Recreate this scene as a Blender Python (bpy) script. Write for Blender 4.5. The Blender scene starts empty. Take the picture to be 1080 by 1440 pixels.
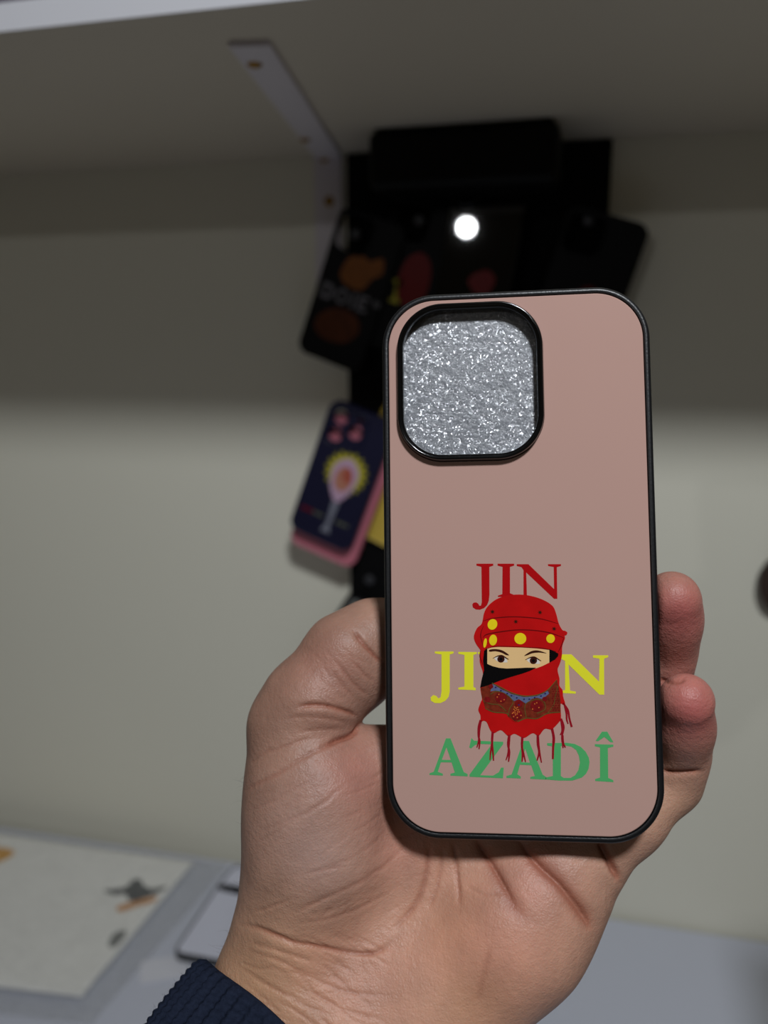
import bpy, bmesh, math, random
import numpy as np
from mathutils import Matrix, Vector

random.seed(7)
rng = np.random.default_rng(11)

# ------------------------------------------------------------------ camera, light, exposure
FPX, CX, CY = 1165.0, 540.0, 720.0
_X = np.array([-4540.0, 240.0, FPX]); _X = -_X / np.linalg.norm(_X)
_Z = np.array([0.0, 1.0, -240.0 / FPX]); _Z = _Z - _X * (_Z @ _X); _Z /= np.linalg.norm(_Z)
_Y = np.cross(_X, _Z)
R3 = np.array([_X, _Y, _Z])               # camera (right, up, forward) -> world
CAM = np.array([0.0, 0.0, 1.37])

scene = bpy.context.scene
cam_data = bpy.data.cameras.new('camera')
cam = bpy.data.objects.new('camera', cam_data)
scene.collection.objects.link(cam)
cam_data.sensor_fit = 'VERTICAL'
cam_data.sensor_height = 36.0
cam_data.lens = FPX / 1440.0 * 36.0
cam_data.clip_start = 0.01
cam_data.dof.use_dof = True
cam_data.dof.focus_distance = 0.229
cam_data.dof.aperture_fstop = 8.2
_r, _u, _f = R3 @ np.array([1, 0, 0]), R3 @ np.array([0, 1, 0]), R3 @ np.array([0, 0, 1])
cam.matrix_world = Matrix(((_r[0], _u[0], -_f[0], CAM[0]), (_r[1], _u[1], -_f[1], CAM[1]),
                           (_r[2], _u[2], -_f[2], CAM[2]), (0, 0, 0, 1)))
scene.camera = cam

world = bpy.data.worlds.new('room_ambient'); scene.world = world
world.use_nodes = True
world.node_tree.nodes['Background'].inputs['Color'].default_value = (1.0, 0.83, 0.55, 1)
world.node_tree.nodes['Background'].inputs['Strength'].default_value = 0.032

LAMP = Vector((0.30, -0.45, 2.256))
ld = bpy.data.lights.new('ceiling_lamp', 'AREA'); ld.shape = 'DISK'; ld.size = 0.17
ld.energy = 13.0; ld.color = (0.92, 0.96, 1.0)
lamp = bpy.data.objects.new('ceiling_lamp', ld); scene.collection.objects.link(lamp)
lamp.location = LAMP
lamp.rotation_euler = (Vector((0.0, 0.7, 1.1)) - LAMP).to_track_quat('-Z', 'Y').to_euler()

LAMP2 = Vector((-1.15, -4.0, 2.36))          # the room's second lamp, far behind the camera
ld2 = bpy.data.lights.new('far_ceiling_lamp', 'AREA'); ld2.shape = 'DISK'; ld2.size = 0.10
ld2.energy = 7.0; ld2.color = (0.96, 0.97, 1.0)
lamp2 = bpy.data.objects.new('far_ceiling_lamp', ld2); scene.collection.objects.link(lamp2)
lamp2.location = LAMP2
lamp2.rotation_euler = (Vector((0.0, 0.8, 1.3)) - LAMP2).to_track_quat('-Z', 'Y').to_euler()

vs = scene.view_settings
scene.display_settings.display_device = 'sRGB'
vs.view_transform = 'Standard'; vs.look = 'None'; vs.exposure = 0.0; vs.gamma = 1.0
vs.use_curve_mapping = False
scene.cycles.max_bounces = 8

# ------------------------------------------------------------------ where a pixel of the photo lands
def ray(px, py):
    return R3 @ np.array([(px - CX) / FPX, (CY - py) / FPX, 1.0])
WALL_Y, SHELF_Z, SHELF_FRONT, DESK_Z = 0.865, 1.557, 0.482, 0.735
def on_wall(px, py, off=0.0):
    r = ray(px, py); return Vector(CAM + r * ((WALL_Y - off) / r[1]))
def on_level(px, py, z):
    r = ray(px, py); return Vector(CAM + r * ((z - CAM[2]) / r[2]))
# the case in the hand: plane of its printed back
CA = np.array([0.99338904, 0.0172356, -0.11349516])
CB = np.array([-0.00920002, 0.9974376, 0.07094788])
CN = np.cross(CA, CB); CB = np.cross(CN, CA)     # CN points away from the camera
CP = np.array([0.03719382, -0.01322951, 0.22968098])
def cam_pt(px, py, w):                    # camera-space metres on the plane w mm in front of the printed back
    r = np.array([(px - CX) / FPX, (CY - py) / FPX, 1.0])
    p0 = CP - CN * (w / 1000.0)
    return r * ((CN @ p0) / (CN @ r))
def L(px, py, w=0.0):                     # local (u, v) on the case, metres
    q = cam_pt(px, py, w) - CP
    return (float(q @ CA), float(q @ CB))
_a, _b, _c = R3 @ CA, R3 @ CB, -(R3 @ CN)
_o = R3 @ CP + CAM
M_CASE = Matrix(((_a[0], _b[0], _c[0], _o[0]), (_a[1], _b[1], _c[1], _o[1]), (_a[2], _b[2], _c[2], _o[2]), (0, 0, 0, 1)))

# ------------------------------------------------------------------ helpers
COL = scene.collection
def lin(c):
    return tuple(((v / 255) / 12.92 if v / 255 <= 0.04045 else ((v / 255 + 0.055) / 1.055) ** 2.4) for v in c) + (1.0,)
def mat(name, rgb, rough=0.5, metal=0.0, noise=0.0, nscale=40.0, bump=0.0, bscale=200.0, spec=0.5, coat=0.0, sheen=0.0):
    m = bpy.data.materials.new(name); m.use_nodes = True
    nt = m.node_tree; b = nt.nodes['Principled BSDF']
    c = lin(rgb)
    b.inputs['Base Color'].default_value = c
    b.inputs['Roughness'].default_value = rough
    b.inputs['Metallic'].default_value = metal
    b.inputs['Specular IOR Level'].default_value = spec
    b.inputs['Coat Weight'].default_value = coat
    b.inputs['Coat Roughness'].default_value = 0.05
    b.inputs['Sheen Weight'].default_value = sheen
    tc = nt.nodes.new('ShaderNodeTexCoord')
    if noise > 0:
        n = nt.nodes.new('ShaderNodeTexNoise'); n.inputs['Scale'].default_value = nscale; n.inputs['Detail'].default_value = 5
        nt.links.new(tc.outputs['Object'], n.inputs['Vector'])
        mx = nt.nodes.new('ShaderNodeMix'); mx.data_type = 'RGBA'
        mx.inputs[6].default_value = tuple(v * (1 - noise) for v in c[:3]) + (1,)
        mx.inputs[7].default_value = tuple(min(1, v * (1 + noise)) for v in c[:3]) + (1,)
        nt.links.new(n.outputs['Fac'], mx.inputs[0]); nt.links.new(mx.outputs[2], b.inputs['Base Color'])
    if bump > 0:
        n2 = nt.nodes.new('ShaderNodeTexNoise'); n2.inputs['Scale'].default_value = bscale; n2.inputs['Detail'].default_value = 4
        nt.links.new(tc.outputs['Object'], n2.inputs['Vector'])
        bp = nt.nodes.new('ShaderNodeBump'); bp.inputs['Strength'].default_value = bump; bp.inputs['Distance'].default_value = 0.001
        nt.links.new(n2.outputs['Fac'], bp.inputs['Height']); nt.links.new(bp.outputs['Normal'], b.inputs['Normal'])
    return m

def link_mesh(name, me, m, parent=None, smooth=40):
    o = bpy.data.objects.new(name, me); COL.objects.link(o)
    if m: me.materials.append(m)
    if smooth:
        me.polygons.foreach_set('use_smooth', [True] * len(me.polygons))
        me.set_sharp_from_angle(angle=math.radians(smooth))
    if parent: o.parent = parent
    return o
def mesh_of(verts, faces, name='mesh'):
    me = bpy.data.meshes.new(name); me.from_pydata([tuple(v) for v in verts], [], faces); me.update()
    return me
def thing(name, label, cat, group=None, matrix=None):
    o = bpy.data.objects.new(name, None); COL.objects.link(o); o.empty_display_size = 0.02
    if matrix is not None: o.matrix_world = matrix
    return tag(o, label, cat, group)
def tag(o, label, cat, group=None, kind=None):
    o['label'] = label; o['category'] = cat
    if group: o['group'] = group
    if kind: o['kind'] = kind
    return o
def structure(o, label, cat):
    return tag(o, label, cat, None, 'structure')
def box_me(x0, x1, y0, y1, z0, z1, bev=0.0, seg=3):
    bm = bmesh.new()
    vs_ = [bm.verts.new((x, y, z)) for x in (x0, x1) for y in (y0, y1) for z in (z0, z1)]
    for f in ((0, 1, 3, 2), (4, 6, 7, 5), (0, 4, 5, 1), (2, 3, 7, 6), (0, 2, 6, 4), (1, 5, 7, 3)):
        bm.faces.new([vs_[i] for i in f])
    bmesh.ops.recalc_face_normals(bm, faces=bm.faces)
    if bev: bmesh.ops.bevel(bm, geom=list(bm.edges), offset=bev, segments=seg, affect='EDGES', profile=0.5)
    me = bpy.data.meshes.new('box'); bm.to_mesh(me); bm.free(); return me
def rrect(cx, cy, w, h, r, n=12):
    pts = []
    for (sx, sy, a0) in ((1, 1, 0), (-1, 1, 90), (-1, -1, 180), (1, -1, 270)):
        for i in range(n + 1):
            a = math.radians(a0 + 90 * i / n)
            pts.append((cx + sx * (w / 2 - r) + r * math.cos(a), cy + sy * (h / 2 - r) + r * math.sin(a)))
    return pts
def loft(rings, closed=False, cap0=False, cap1=False):
    n = len(rings[0]); V = [p for r in rings for p in r]; F = []
    m = len(rings)
    for i in range(m if closed else m - 1):
        j = (i + 1) % m
        for k in range(n):
            F.append((i * n + k, i * n + (k + 1) % n, j * n + (k + 1) % n, j * n + k))
    if cap0: F.append(tuple(range(n - 1, -1, -1)))
    if cap1: F.append(tuple((m - 1) * n + k for k in range(n)))
    me = mesh_of(V, F)
    bm = bmesh.new(); bm.from_mesh(me); bmesh.ops.recalc_face_normals(bm, faces=bm.faces); bm.to_mesh(me); bm.free()
    return me
def rr_loft(cx, cy, w, h, r, prof, closed=True, n=14, cap0=False, cap1=False):   # prof: (inset, z)
    return loft([[(x, y, z) for x, y in rrect(cx, cy, w - 2 * o, h - 2 * o, max(r - o, 0.0004), n)] for o, z in prof], closed, cap0, cap1)
def fill2d(loops, z0, z1, bev=0.0):
    cu = bpy.data.curves.new('fill', 'CURVE'); cu.dimensions = '2D'; cu.fill_mode = 'BOTH'
    cu.extrude = max((z1 - z0) / 2 - bev, 1e-6)
    if bev: cu.bevel_depth = bev; cu.bevel_resolution = 2; cu.offset = -bev
    for lp in loops:
        s = cu.splines.new('POLY'); s.points.add(len(lp) - 1)
        for p, q in zip(s.points, lp): p.co = (q[0], q[1], 0, 1)
        s.use_cyclic_u = True
    o = bpy.data.objects.new('fill', cu); COL.objects.link(o)
    dg = bpy.context.evaluated_depsgraph_get(); dg.update()
    me = bpy.data.meshes.new_from_object(o.evaluated_get(dg))
    bpy.data.objects.remove(o); bpy.data.curves.remove(cu)
    me.transform(Matrix.Translation((0, 0, (z0 + z1) / 2))); me.materials.clear()
    return me
def join_me(mes):
    bm = bmesh.new()
    for m in mes: bm.from_mesh(m)
    me = bpy.data.meshes.new('joined'); bm.to_mesh(me); bm.free(); return me
def crom(pts, sub=5, closed=True):
    P = [np.array(p, float) for p in pts]; n = len(P); out = []
    for i in range(n if closed else n - 1):
        if closed: a, b, c, d = P[i - 1], P[i], P[(i + 1) % n], P[(i + 2) % n]
        else: a, b, c, d = P[max(i - 1, 0)], P[i], P[i + 1], P[min(i + 2, n - 1)]
        for k in range(sub):
            t = k / sub
            out.append(0.5 * ((2 * b) + (c - a) * t + (2 * a - 5 * b + 4 * c - d) * t * t + (3 * b - a - 3 * c + d) * t ** 3))
    if not closed: out.append(P[-1])
    return out
def ribbon(pts, widths, sub=5):           # 2D outline of a stroke
    C = crom(pts, sub, False); n = len(C); W = np.interp(np.linspace(0, 1, n), np.linspace(0, 1, len(widths)), widths)
    Lf, Rt = [], []
    for i in range(n):
        t = C[min(i + 1, n - 1)] - C[max(i - 1, 0)]; t = t / (np.linalg.norm(t) + 1e-9); nn = np.array([-t[1], t[0]])
        Lf.append(C[i] + nn * W[i] / 2); Rt.append(C[i] - nn * W[i] / 2)
    return Lf + Rt[::-1]
def ellipse(cx, cy, rx, ry, n=24, rot=0.0):
    c, s = math.cos(rot), math.sin(rot)
    return [(cx + rx * math.cos(a) * c - ry * math.sin(a) * s, cy + rx * math.cos(a) * s + ry * math.sin(a) * c)
            for a in [2 * math.pi * i / n for i in range(n)]]
def frame_at(p, normal, up=Vector((0, 0, 1)), roll=0.0):   # x right, y up, z out along normal
    z = normal.normalized(); x = up.cross(z).normalized(); y = z.cross(x)
    m = Matrix(((x[0], y[0], z[0], p[0]), (x[1], y[1], z[1], p[1]), (x[2], y[2], z[2], p[2]), (0, 0, 0, 1)))
    return m @ Matrix.Rotation(roll, 4, 'Z')

# ------------------------------------------------------------------ materials
M_wall = mat('wall_paint', (225, 222, 206), 0.75, noise=0.03, nscale=3.0, bump=0.08, bscale=60)
M_shelf = mat('cream_melamine', (205, 196, 180), 0.5, noise=0.03, nscale=6)
M_edge = mat('white_edge_band', (214, 214, 220), 0.45, noise=0.02, nscale=6)
M_desk = mat('white_desk_laminate', (205, 209, 224), 0.42, noise=0.02, nscale=5)
M_bracket = mat('white_powder_coat', (214, 208, 214), 0.5, noise=0.02, nscale=30)
M_brass = mat('brass_screw', (150, 112, 40), 0.35, 0.8, noise=0.1, nscale=300)
M_black = mat('black_felt_board', (9, 9, 10), 0.9, noise=0.2, nscale=80, spec=0.15)
M_blackp = mat('black_plastic', (5, 5, 6), 0.5, noise=0.1, nscale=80, spec=0.15)
M_blackg = mat('black_gloss', (4, 4, 7), 0.02, noise=0.1, nscale=40, spec=0.5)
M_tpu = mat('black_bumper_rubber', (17, 18, 21), 0.38, noise=0.08, nscale=300, bump=0.08, bscale=1500)
M_ring = mat('black_ring_gloss', (8, 8, 9), 0.14, noise=0.05, nscale=200, coat=0.4)
M_plate = mat('pink_gloss_plate', (192, 155, 144), 0.12, noise=0.012, nscale=60, spec=0.45)

# ------------------------------------------------------------------ room shell
wb = link_mesh('wall_back', box_me(-1.6, 1.3, WALL_Y, WALL_Y + 0.10, 0.0, 2.6), M_wall, smooth=None)
structure(wb, 'plain off-white back wall behind the shelf and desk', 'wall')
fl = link_mesh('floor', box_me(-1.6, 1.3, -1.4, WALL_Y, -0.05, 0.0), mat('grey_floor', (150, 146, 140), 0.6, noise=0.1, nscale=8), smooth=None)
structure(fl, 'grey floor below the desk', 'floor')

shelf = thing('wall_shelf', 'long white board shelf across the top, seen from below', 'shelf')
link_mesh('shelf_board', box_me(-1.5, 1.2, SHELF_FRONT + 0.001, WALL_Y, SHELF_Z, SHELF_Z + 0.016, 0.0006, 2), M_shelf, shelf)
eb = link_mesh('edge_band', box_me(-1.5, 1.2, SHELF_FRONT, SHELF_FRONT + 0.001, SHELF_Z, SHELF_Z + 0.016), M_edge, shelf)

# desk: a slightly turned top with apron and legs
dl, dr = on_level(0, 1160, DESK_Z), on_level(1080, 1322, DESK_Z)
ang = math.atan2(dr.y - dl.y, dr.x - dl.x)
desk = thing('desk', 'white desk top along the wall under the shelf', 'desk',
             matrix=Matrix.Translation((dr.x, WALL_Y - 0.004, 0)) @ Matrix.Rotation(ang, 4, 'Z'))
link_mesh('desk_top', box_me(-1.35, 0.12, -0.80, 0.0, DESK_Z - 0.025, DESK_Z, 0.002, 2), M_desk, desk)
for lx in (-1.25, 0.07):
    for ly in (-0.72, -0.08):
        link_mesh('leg', box_me(lx - 0.025, lx + 0.025, ly - 0.025, ly + 0.025, 0.0, DESK_Z - 0.025, 0.003), M_bracket, desk)

# storage box standing on the far left of the shelf
sb = thing('storage_box', 'grey patterned box on top of the shelf at the top left corner', 'box')
link_mesh('box_body', box_me(-0.66, -0.330, SHELF_FRONT + 0.012, SHELF_FRONT + 0.20, SHELF_Z + 0.016, SHELF_Z + 0.10, 0.003),
          mat('mauve_grey_card', (96, 90, 104), 0.6, noise=0.5, nscale=120), sb)
link_mesh('box_lid', box_me(-0.664, -0.326, SHELF_FRONT + 0.008, SHELF_FRONT + 0.204, SHELF_Z + 0.10, SHELF_Z + 0.118, 0.002),
          mat('grey_card', (140, 138, 148), 0.6, noise=0.1), sb)

# L bracket
br = thing('shelf_bracket', 'white metal angle bracket with brass screws holding the shelf', 'bracket')
a0, a1, a2, a3 = on_level(325, 66, SHELF_Z - 0.003), on_level(376, 61, SHELF_Z - 0.003), on_level(480, 226, SHELF_Z - 0.003), on_level(445, 236, SHELF_Z - 0.003)
armd = ((a0 + a1) / 2 - (a2 + a3) / 2); armd.z = 0
back_c = Vector(((on_wall(445, 240).x + on_wall(483, 238).x) / 2, WALL_Y, 0))
front_c = (a0 + a1) / 2; d2 = Vector((front_c.x - back_c.x, front_c.y - back_c.y, 0)); Larm = d2.length
ah = math.atan2(d2.y, d2.x)
bracket_w = 0.027
bm_arm = box_me(0.0, Larm, -bracket_w / 2, bracket_w / 2, SHELF_Z - 0.004, SHELF_Z, 0.0008, 2)
bm_arm.transform(Matrix.Translation((back_c.x, back_c.y, 0)) @ Matrix.Rotation(ah, 4, 'Z'))
link_mesh('arm', bm_arm, M_bracket, br)
lw0, lw1 = on_wall(445, 300).x, on_wall(483, 300).x
link_mesh('wall_leg', box_me(lw0, lw1, WALL_Y - 0.006, WALL_Y - 0.0014, SHELF_Z - 0.20, SHELF_Z - 0.0005, 0.0008, 2), M_bracket, br)
def screw(p, n):
    rings = []
    for rr, zz in ((0.0052, 0.0), (0.0052, 0.0006), (0.0042, 0.0016), (0.0024, 0.0021), (0.0012, 0.0012)):
        rings.append([(rr * math.cos(t), rr * math.sin(t), zz) for t in [2 * math.pi * i / 20 for i in range(20)]])
    me = loft(rings, False, True, True); me.transform(frame_at(p, n, Vector((0.1, 1, 0.2))))
    return link_mesh('screw', me, M_brass, br)
for (px, py) in ((358, 90), (429, 196)):
    screw(on_level(px, py, SHELF_Z - 0.004), Vector((0, 0, -1)))
for (px, py) in ((456, 221), (463, 283)):
    screw(on_wall(px, py, 0.006), Vector((0, -1, 0)))

# ------------------------------------------------------------------ black display panel and the cases hung on it
bp0, bp1 = on_wall(487, 215, 0.008), on_wall(862, 192, 0.008)
board = thing('display_board', 'tall black felt board on the wall behind the hanging cases', 'board')
bz0 = on_wall(560, 960, 0.008).z
link_mesh('panel', box_me(bp0.x, bp1.x, WALL_Y - 0.008, WALL_Y - 0.0016, bz0, SHELF_Z - 0.001, 0.001, 2), M_black, board)
hd = thing('header_box', 'black box hung under the shelf above the dark cases', 'box')
h0 = on_wall(516, 200, 0.10).x; h1 = on_wall(786, 190, 0.10).x
hy0 = on_level(640, 172, SHELF_Z).y
link_mesh('box_body', box_me(h0, h1, hy0, WALL_Y - 0.0085, SHELF_Z - 0.052, SHELF_Z - 0.002, 0.008, 4), M_blackp, hd)
link_mesh('lid', box_me(h0 + .006, h1 - .006, hy0 + .004, WALL_Y - 0.010, SHELF_Z - 0.0018, SHELF_Z - 0.0003), M_blackp, hd)

def peg(p, r=0.003, ln=0.03):
    rings = [[(p[0] + q * r * math.cos(t), y, p[2] + q * r * math.sin(t)) for t in [2 * math.pi * i / 12 for i in range(12)]]
             for q, y in ((1, WALL_Y - 0.008), (1, p[1]), (1.8, p[1] - 0.001), (1.8, p[1] - 0.003), (0.8, p[1] - 0.004))]
    return link_mesh('peg', loft(rings, False, True, True), mat('steel_peg', (60, 60, 64), 0.4, 0.3, noise=0.1), board)

def hung_case(label, px, py, off, roll, shell_m, face_m, w=0.073, h=0.150, t=0.009, normal=None, cam_hole=(0.034, 0.036), lens_holes=None):
    n = normal if normal is not None else Vector((0, -1, 0))
    root = thing('phone_case', label, 'phone case', 'phone cases hanging on the black board', frame_at(on_wall(px, py, off), n, roll=roll))
    hw, hh = cam_hole
    hx, hy = -w / 2 + 0.005 + hw / 2, h / 2 - 0.005 - hh / 2
    link_mesh('bumper', rr_loft(0, 0, w, h, 0.012, [(0.0016, 0), (0.0008, 0.0004), (0.0002, -0.0006), (0, -0.002), (0, -t + 0.001), (0.0006, -t), (0.0018, -t), (0.0016, -0.0016)], True, 8), shell_m, root)
    link_mesh('back_plate', fill2d([rrect(0, 0, w - 0.003, h - 0.003, 0.0108, 8)] + ([rrect(hx, hy, hw, hh, 0.009, 8)[::-1]] if hw > 0 else []), -0.0016, 0.0), face_m, root)
    if hw > 0: link_mesh('camera_ring', rr_loft(hx, hy, hw + 0.003, hh + 0.003, 0.0105, [(0, 0), (0.0002, 0.0014), (0.001, 0.002), (0.0018, 0.0014), (0.002, -0.002), (0, -0.002)], True, 8), shell_m, root)
    if lens_holes:
        link_mesh('lens_plate', fill2d([rrect(hx, hy, hw - .0004, hh - .0004, 0.0088, 8)] + [ellipse(hx + a, hy + b, r_, r_, 20)[::-1] for a, b, r_ in lens_holes], -0.0030, -0.0018), face_m, root)
    return root
def print_on(root, name, loops, m, layer=1, label=None):
    o = link_mesh(name, fill2d(loops, 0.00002, 0.00004 + 0.00004 * layer), m, root, smooth=None)
    if label: o['label'] = label
    return o

P_red = mat('red_ink', (112, 10, 10), 0.35, noise=0.05, spec=0.1)
P_yel = mat('yellow_ink', (176, 166, 50), 0.35, noise=0.05, spec=0.1)
P_gold = mat('gold_brown_ink', (132, 78, 32), 0.4, noise=0.35, nscale=90, spec=0.1)
P_white = mat('pale_ink', (112, 110, 116), 0.4, noise=0.05, spec=0.1)
P_lilac = mat('lilac_ink', (186, 154, 178), 0.4, noise=0.05)
P_skin = mat('tan_ink', (178, 120, 98), 0.4, noise=0.15, nscale=150)
M_navy = mat('navy_plate', (24, 24, 48), 0.35, noise=0.08, nscale=60, spec=0.3)
M_pinkc = mat('rose_silicone', (196, 112, 128), 0.5, noise=0.04, nscale=60)
M_yelc = mat('mustard_silicone', (200, 172, 70), 0.5, noise=0.05, nscale=60)
M_darkc = mat('dark_matte_plate', (7, 7, 10), 0.5, noise=0.1, nscale=60, spec=0.12)

RL = math.radians(-20)
# left dark case with golden figure and pale lettering
c1 = hung_case('black phone case beside the white bracket with golden figures and pale lettering', 493, 409, 0.034, RL, M_blackp, M_darkc, h=0.152)
print_on(c1, 'golden_print', [crom([(-.012, .030), (0, .036), (.010, .034), (.022, .040), (.026, .026), (.018, .018), (.010, .004), (-.006, .004), (-.016, .012)])], P_gold)
print_on(c1, 'lower_print', [crom([(-.022, -.030), (-.006, -.020), (.014, -.022), (.022, -.036), (.010, -.052), (-.014, -.054), (-.026, -.044)])],
         mat('rust_ink', (84, 42, 18), 0.4, spec=0.1, noise=0.5, nscale=90))
def bars(x, y, s, rects):
    return [[(x + a * s, y + b * s), (x + c * s, y + b * s), (x + c * s, y + d * s), (x + a * s, y + d * s)] for a, b, c, d in rects]
for one in ([[(-.030, -.016), (-.020, -.016), (-.017, -.012), (-.017, -.004), (-.020, 0), (-.030, 0)], [(-.027, -.012), (-.022, -.012), (-.0205, -.008), (-.022, -.004), (-.027, -.004)][::-1]],
            [ellipse(-.007, -.008, .007, .008), ellipse(-.007, -.008, .0038, .0048)[::-1]],
            bars(.004, -.016, .001, [(0, 0, 3.2, 16)]),
            [[(.011, -.016), (.022, -.016), (.022, -.0128), (.0142, -.0128), (.0142, -.0095), (.020, -.0095), (.020, -.0065), (.0142, -.0065), (.0142, -.0032), (.022, -.0032), (.022, 0), (.011, 0)]],
            bars(.027, -.007, .001, [(0, 0, 2.4, 6)]), bars(.031, -.007, .001, [(0, 0, 2.4, 6)])):
    print_on(c1, 'printed_letter', one, P_white)
# black case with the red figure
c2 = hung_case('black phone case with a red figure and yellow lettering just above the held case', 580, 392, 0.030, math.radians(-14), M_blackp, M_darkc)
print_on(c2, 'red_print', [crom([(-.008, .020), (.004, .026), (.014, .018), (.018, .0), (.014, -.020), (0, -.028), (-.012, -.018), (-.014, .004)])], P_red)
ly = [[(-.032, -.004), (-.020, -.004), (-.020, -.008), (-.023, -.008), (-.023, -.024), (-.027, -.029), (-.033, -.027), (-.031, -.023), (-.027, -.024), (-.027, -.008), (-.032, -.008)],
      [(-.018, -.004), (-.008, -.004), (-.008, -.008), (-.011, -.008), (-.011, -.023), (-.008, -.023), (-.008, -.027), (-.018, -.027), (-.018, -.023), (-.015, -.023), (-.015, -.008), (-.018, -.008)]]
for one in ly: print_on(c2, 'printed_letter', [one], P_yel)
# glossy one that mirrors the ceiling lamp
pc3 = on_wall(676, 366, 0.036); ph = on_wall(656, 320, 0.036)
n3 = ((Vector(CAM) - ph).normalized() + (LAMP2 - ph).normalized()).normalized()
c3 = hung_case('glossy blue-black phone case mirroring the ceiling lamp as a bright white spot', 672, 366, 0.040, math.radians(-9), M_blackg, M_blackg, normal=n3, cam_hole=(0.020, 0.022))
print_on(c3, 'red_print', [crom([(.000, -.012), (.012, -.008), (.020, -.016), (.014, -.030), (.002, -.030), (-.006, -.020)])], P_red)
# right one, leaning out over the edge of the board
c4 = hung_case('dark grey phone case leaning past the right edge of the black board', 818, 418, 0.034, math.radians(-17), M_blackp, M_darkc, w=0.078, h=0.155)
print_on(c4, 'red_print', [crom([(-.004, .006), (.006, .012), (.014, .004), (.008, -.012), (-.004, -.010)])], mat('dull_red_ink', (90, 18, 20), 0.4, spec=0.1, noise=0.1))
# pink, navy, mustard
c6 = hung_case('mustard yellow phone case half hidden behind the rose one, beside the held case', 548, 668, 0.016, math.radians(-24), M_yelc, M_yelc, t=0.007)
c5b = hung_case('rose pink phone case hanging behind the navy one with the sun emblem', 482.5, 690, 0.043, math.radians(-20.5), M_pinkc, M_pinkc, w=0.078, h=0.154, t=0.009, cam_hole=(0, 0))
c5 = hung_case('navy phone case with a yellow sun around a pale oval figure', 479, 671, 0.056, math.radians(-20.5), M_navy, M_navy, w=0.073, h=0.148, t=0.0115, cam_hole=(0.040, 0.040), lens_holes=[(-.0095, .0095, .0075), (-.0095, -.0095, .0075), (.010, 0, .0075), (.011, .0125, .003)])
rays = []
for i in range(36):
    a = 2 * math.pi * i / 36; rr_ = 0.0245 if i % 2 == 0 else 0.0175
    rays.append((0.004 + rr_ * math.cos(a), 0.006 + rr_ * math.sin(a)))
print_on(c5, 'sun_print', [rays], P_yel, 1)
print_on(c5, 'oval_print', [crom([(0.004, 0.022), (.0165, 0.012), (.0175, -.004), (.012, -.018), (.004, -.027), (-.005, -.018), (-.0105, -.004), (-.0095, 0.012)])], P_lilac, 2)
print_on(c5, 'figure_print', [ellipse(.0035, -.001, .0095, .0135)], P_skin, 3)
print_on(c5, 'figure_shading_print', [ellipse(.0065, .004, .0055, .0085, rot=.3)], mat('brick_ink', (170, 84, 66), 0.4, noise=0.1), 4)
print_on(c5, 'stand_print', [[(.0, -.027), (.008, -.027), (.006, -.052), (.009, -.062), (-.002, -.062), (.002, -.052)]], mat('grey_ink', (120, 122, 135), 0.4, noise=0.1), 1)
print_on(c5, 'red_caption', bars(-.029, -.048, .001, [(0, 0, 3, 3.4), (4, 0, 7, 3.4), (8, 0, 10, 3.4), (11, 0, 13, 3.4)]), P_red, 1)
print_on(c5, 'grey_caption', bars(-.015, -.048, .001, [(0, 0, 3, 3), (4, 0, 6, 3), (7, 0, 11, 3), (26, 0, 30, 3), (31, 0, 36, 3), (37, 0, 40, 3)]), mat('olive_ink', (95, 98, 78), 0.4, noise=0.1), 1)
# bottom one peeping over the thumb
c7 = hung_case('black phone case with silver camera rims hanging low behind the thumb', 484, 926, 0.026, math.radians(-33), M_blackp, M_darkc, cam_hole=(0.036, 0.038))
M_silver = mat('grey_rim', (120, 122, 120), 0.4, 0.3, noise=0.1)
for (x, y) in ((-.024, .060), (-.024, .045), (-.010, .052)):
    rg = [[(x + q * 0.006 * math.cos(a), y + q * 0.006 * math.sin(a), z) for a in [2 * math.pi * i / 20 for i in range(20)]] for q, z in ((1.1, -0.004), (1.1, 0.001), (0.8, 0.0016), (0.7, 0.0))]
    link_mesh('lens_rim', loft(rg, False, True, True), M_silver, c7)
for (px, py, ln) in ((520, 815, 0.012), (500, 330, 0.02), (590, 310, 0.02), (690, 300, 0.02), (828, 310, 0.02), (512, 585, 0.02), (545, 850, 0.014)):
    q = on_wall(px, py, ln); peg(q)

# small thing hung near the right edge of the frame
fob = thing('key_fob', 'dark brown leather fob hanging on the wall at the right edge', 'key fob')
fp = on_wall(1094, 822, 0.012)
fme = fill2d([ellipse(0, 0, 0.017, 0.028, 32), ellipse(0, .020, .003, .003)[::-1]], -0.003, 0.003, 0.001)
fme.transform(frame_at(fp, Vector((0, -1, 0)), roll=0.1)); link_mesh('leather_tab', fme, mat('brown_leather', (52, 38, 30), 0.5, noise=0.3, nscale=80), fob)
nail = loft([[(fp.x - .002 + r_ * math.cos(a), y_, fp.z + .0199 + r_ * math.sin(a)) for a in [2 * math.pi * i / 12 for i in range(12)]] for r_, y_ in ((.0012, WALL_Y), (.0012, WALL_Y - .018), (.003, WALL_Y - .0185), (.002, WALL_Y - .0195))], False, True, True)
link_mesh('nail', nail, M_brass, fob)

# unseen grey box, added to throw the dark wedge at the right
gb = thing('shadow_caster', 'tall grey bin added out of view past the right edge to cast a shadow', 'bin')
link_mesh('caster_body', box_me(0.214, 0.30, 0.30, 0.46, DESK_Z, DESK_Z + 0.44, 0.004), mat('grey_board', (110, 110, 112), 0.6, noise=0.1), gb)
link_mesh('lid', box_me(0.212, 0.302, 0.298, 0.462, DESK_Z + 0.44, DESK_Z + 0.455, 0.003), mat('dark_grey_lid', (70, 70, 72), 0.6, noise=0.1), gb)

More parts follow.
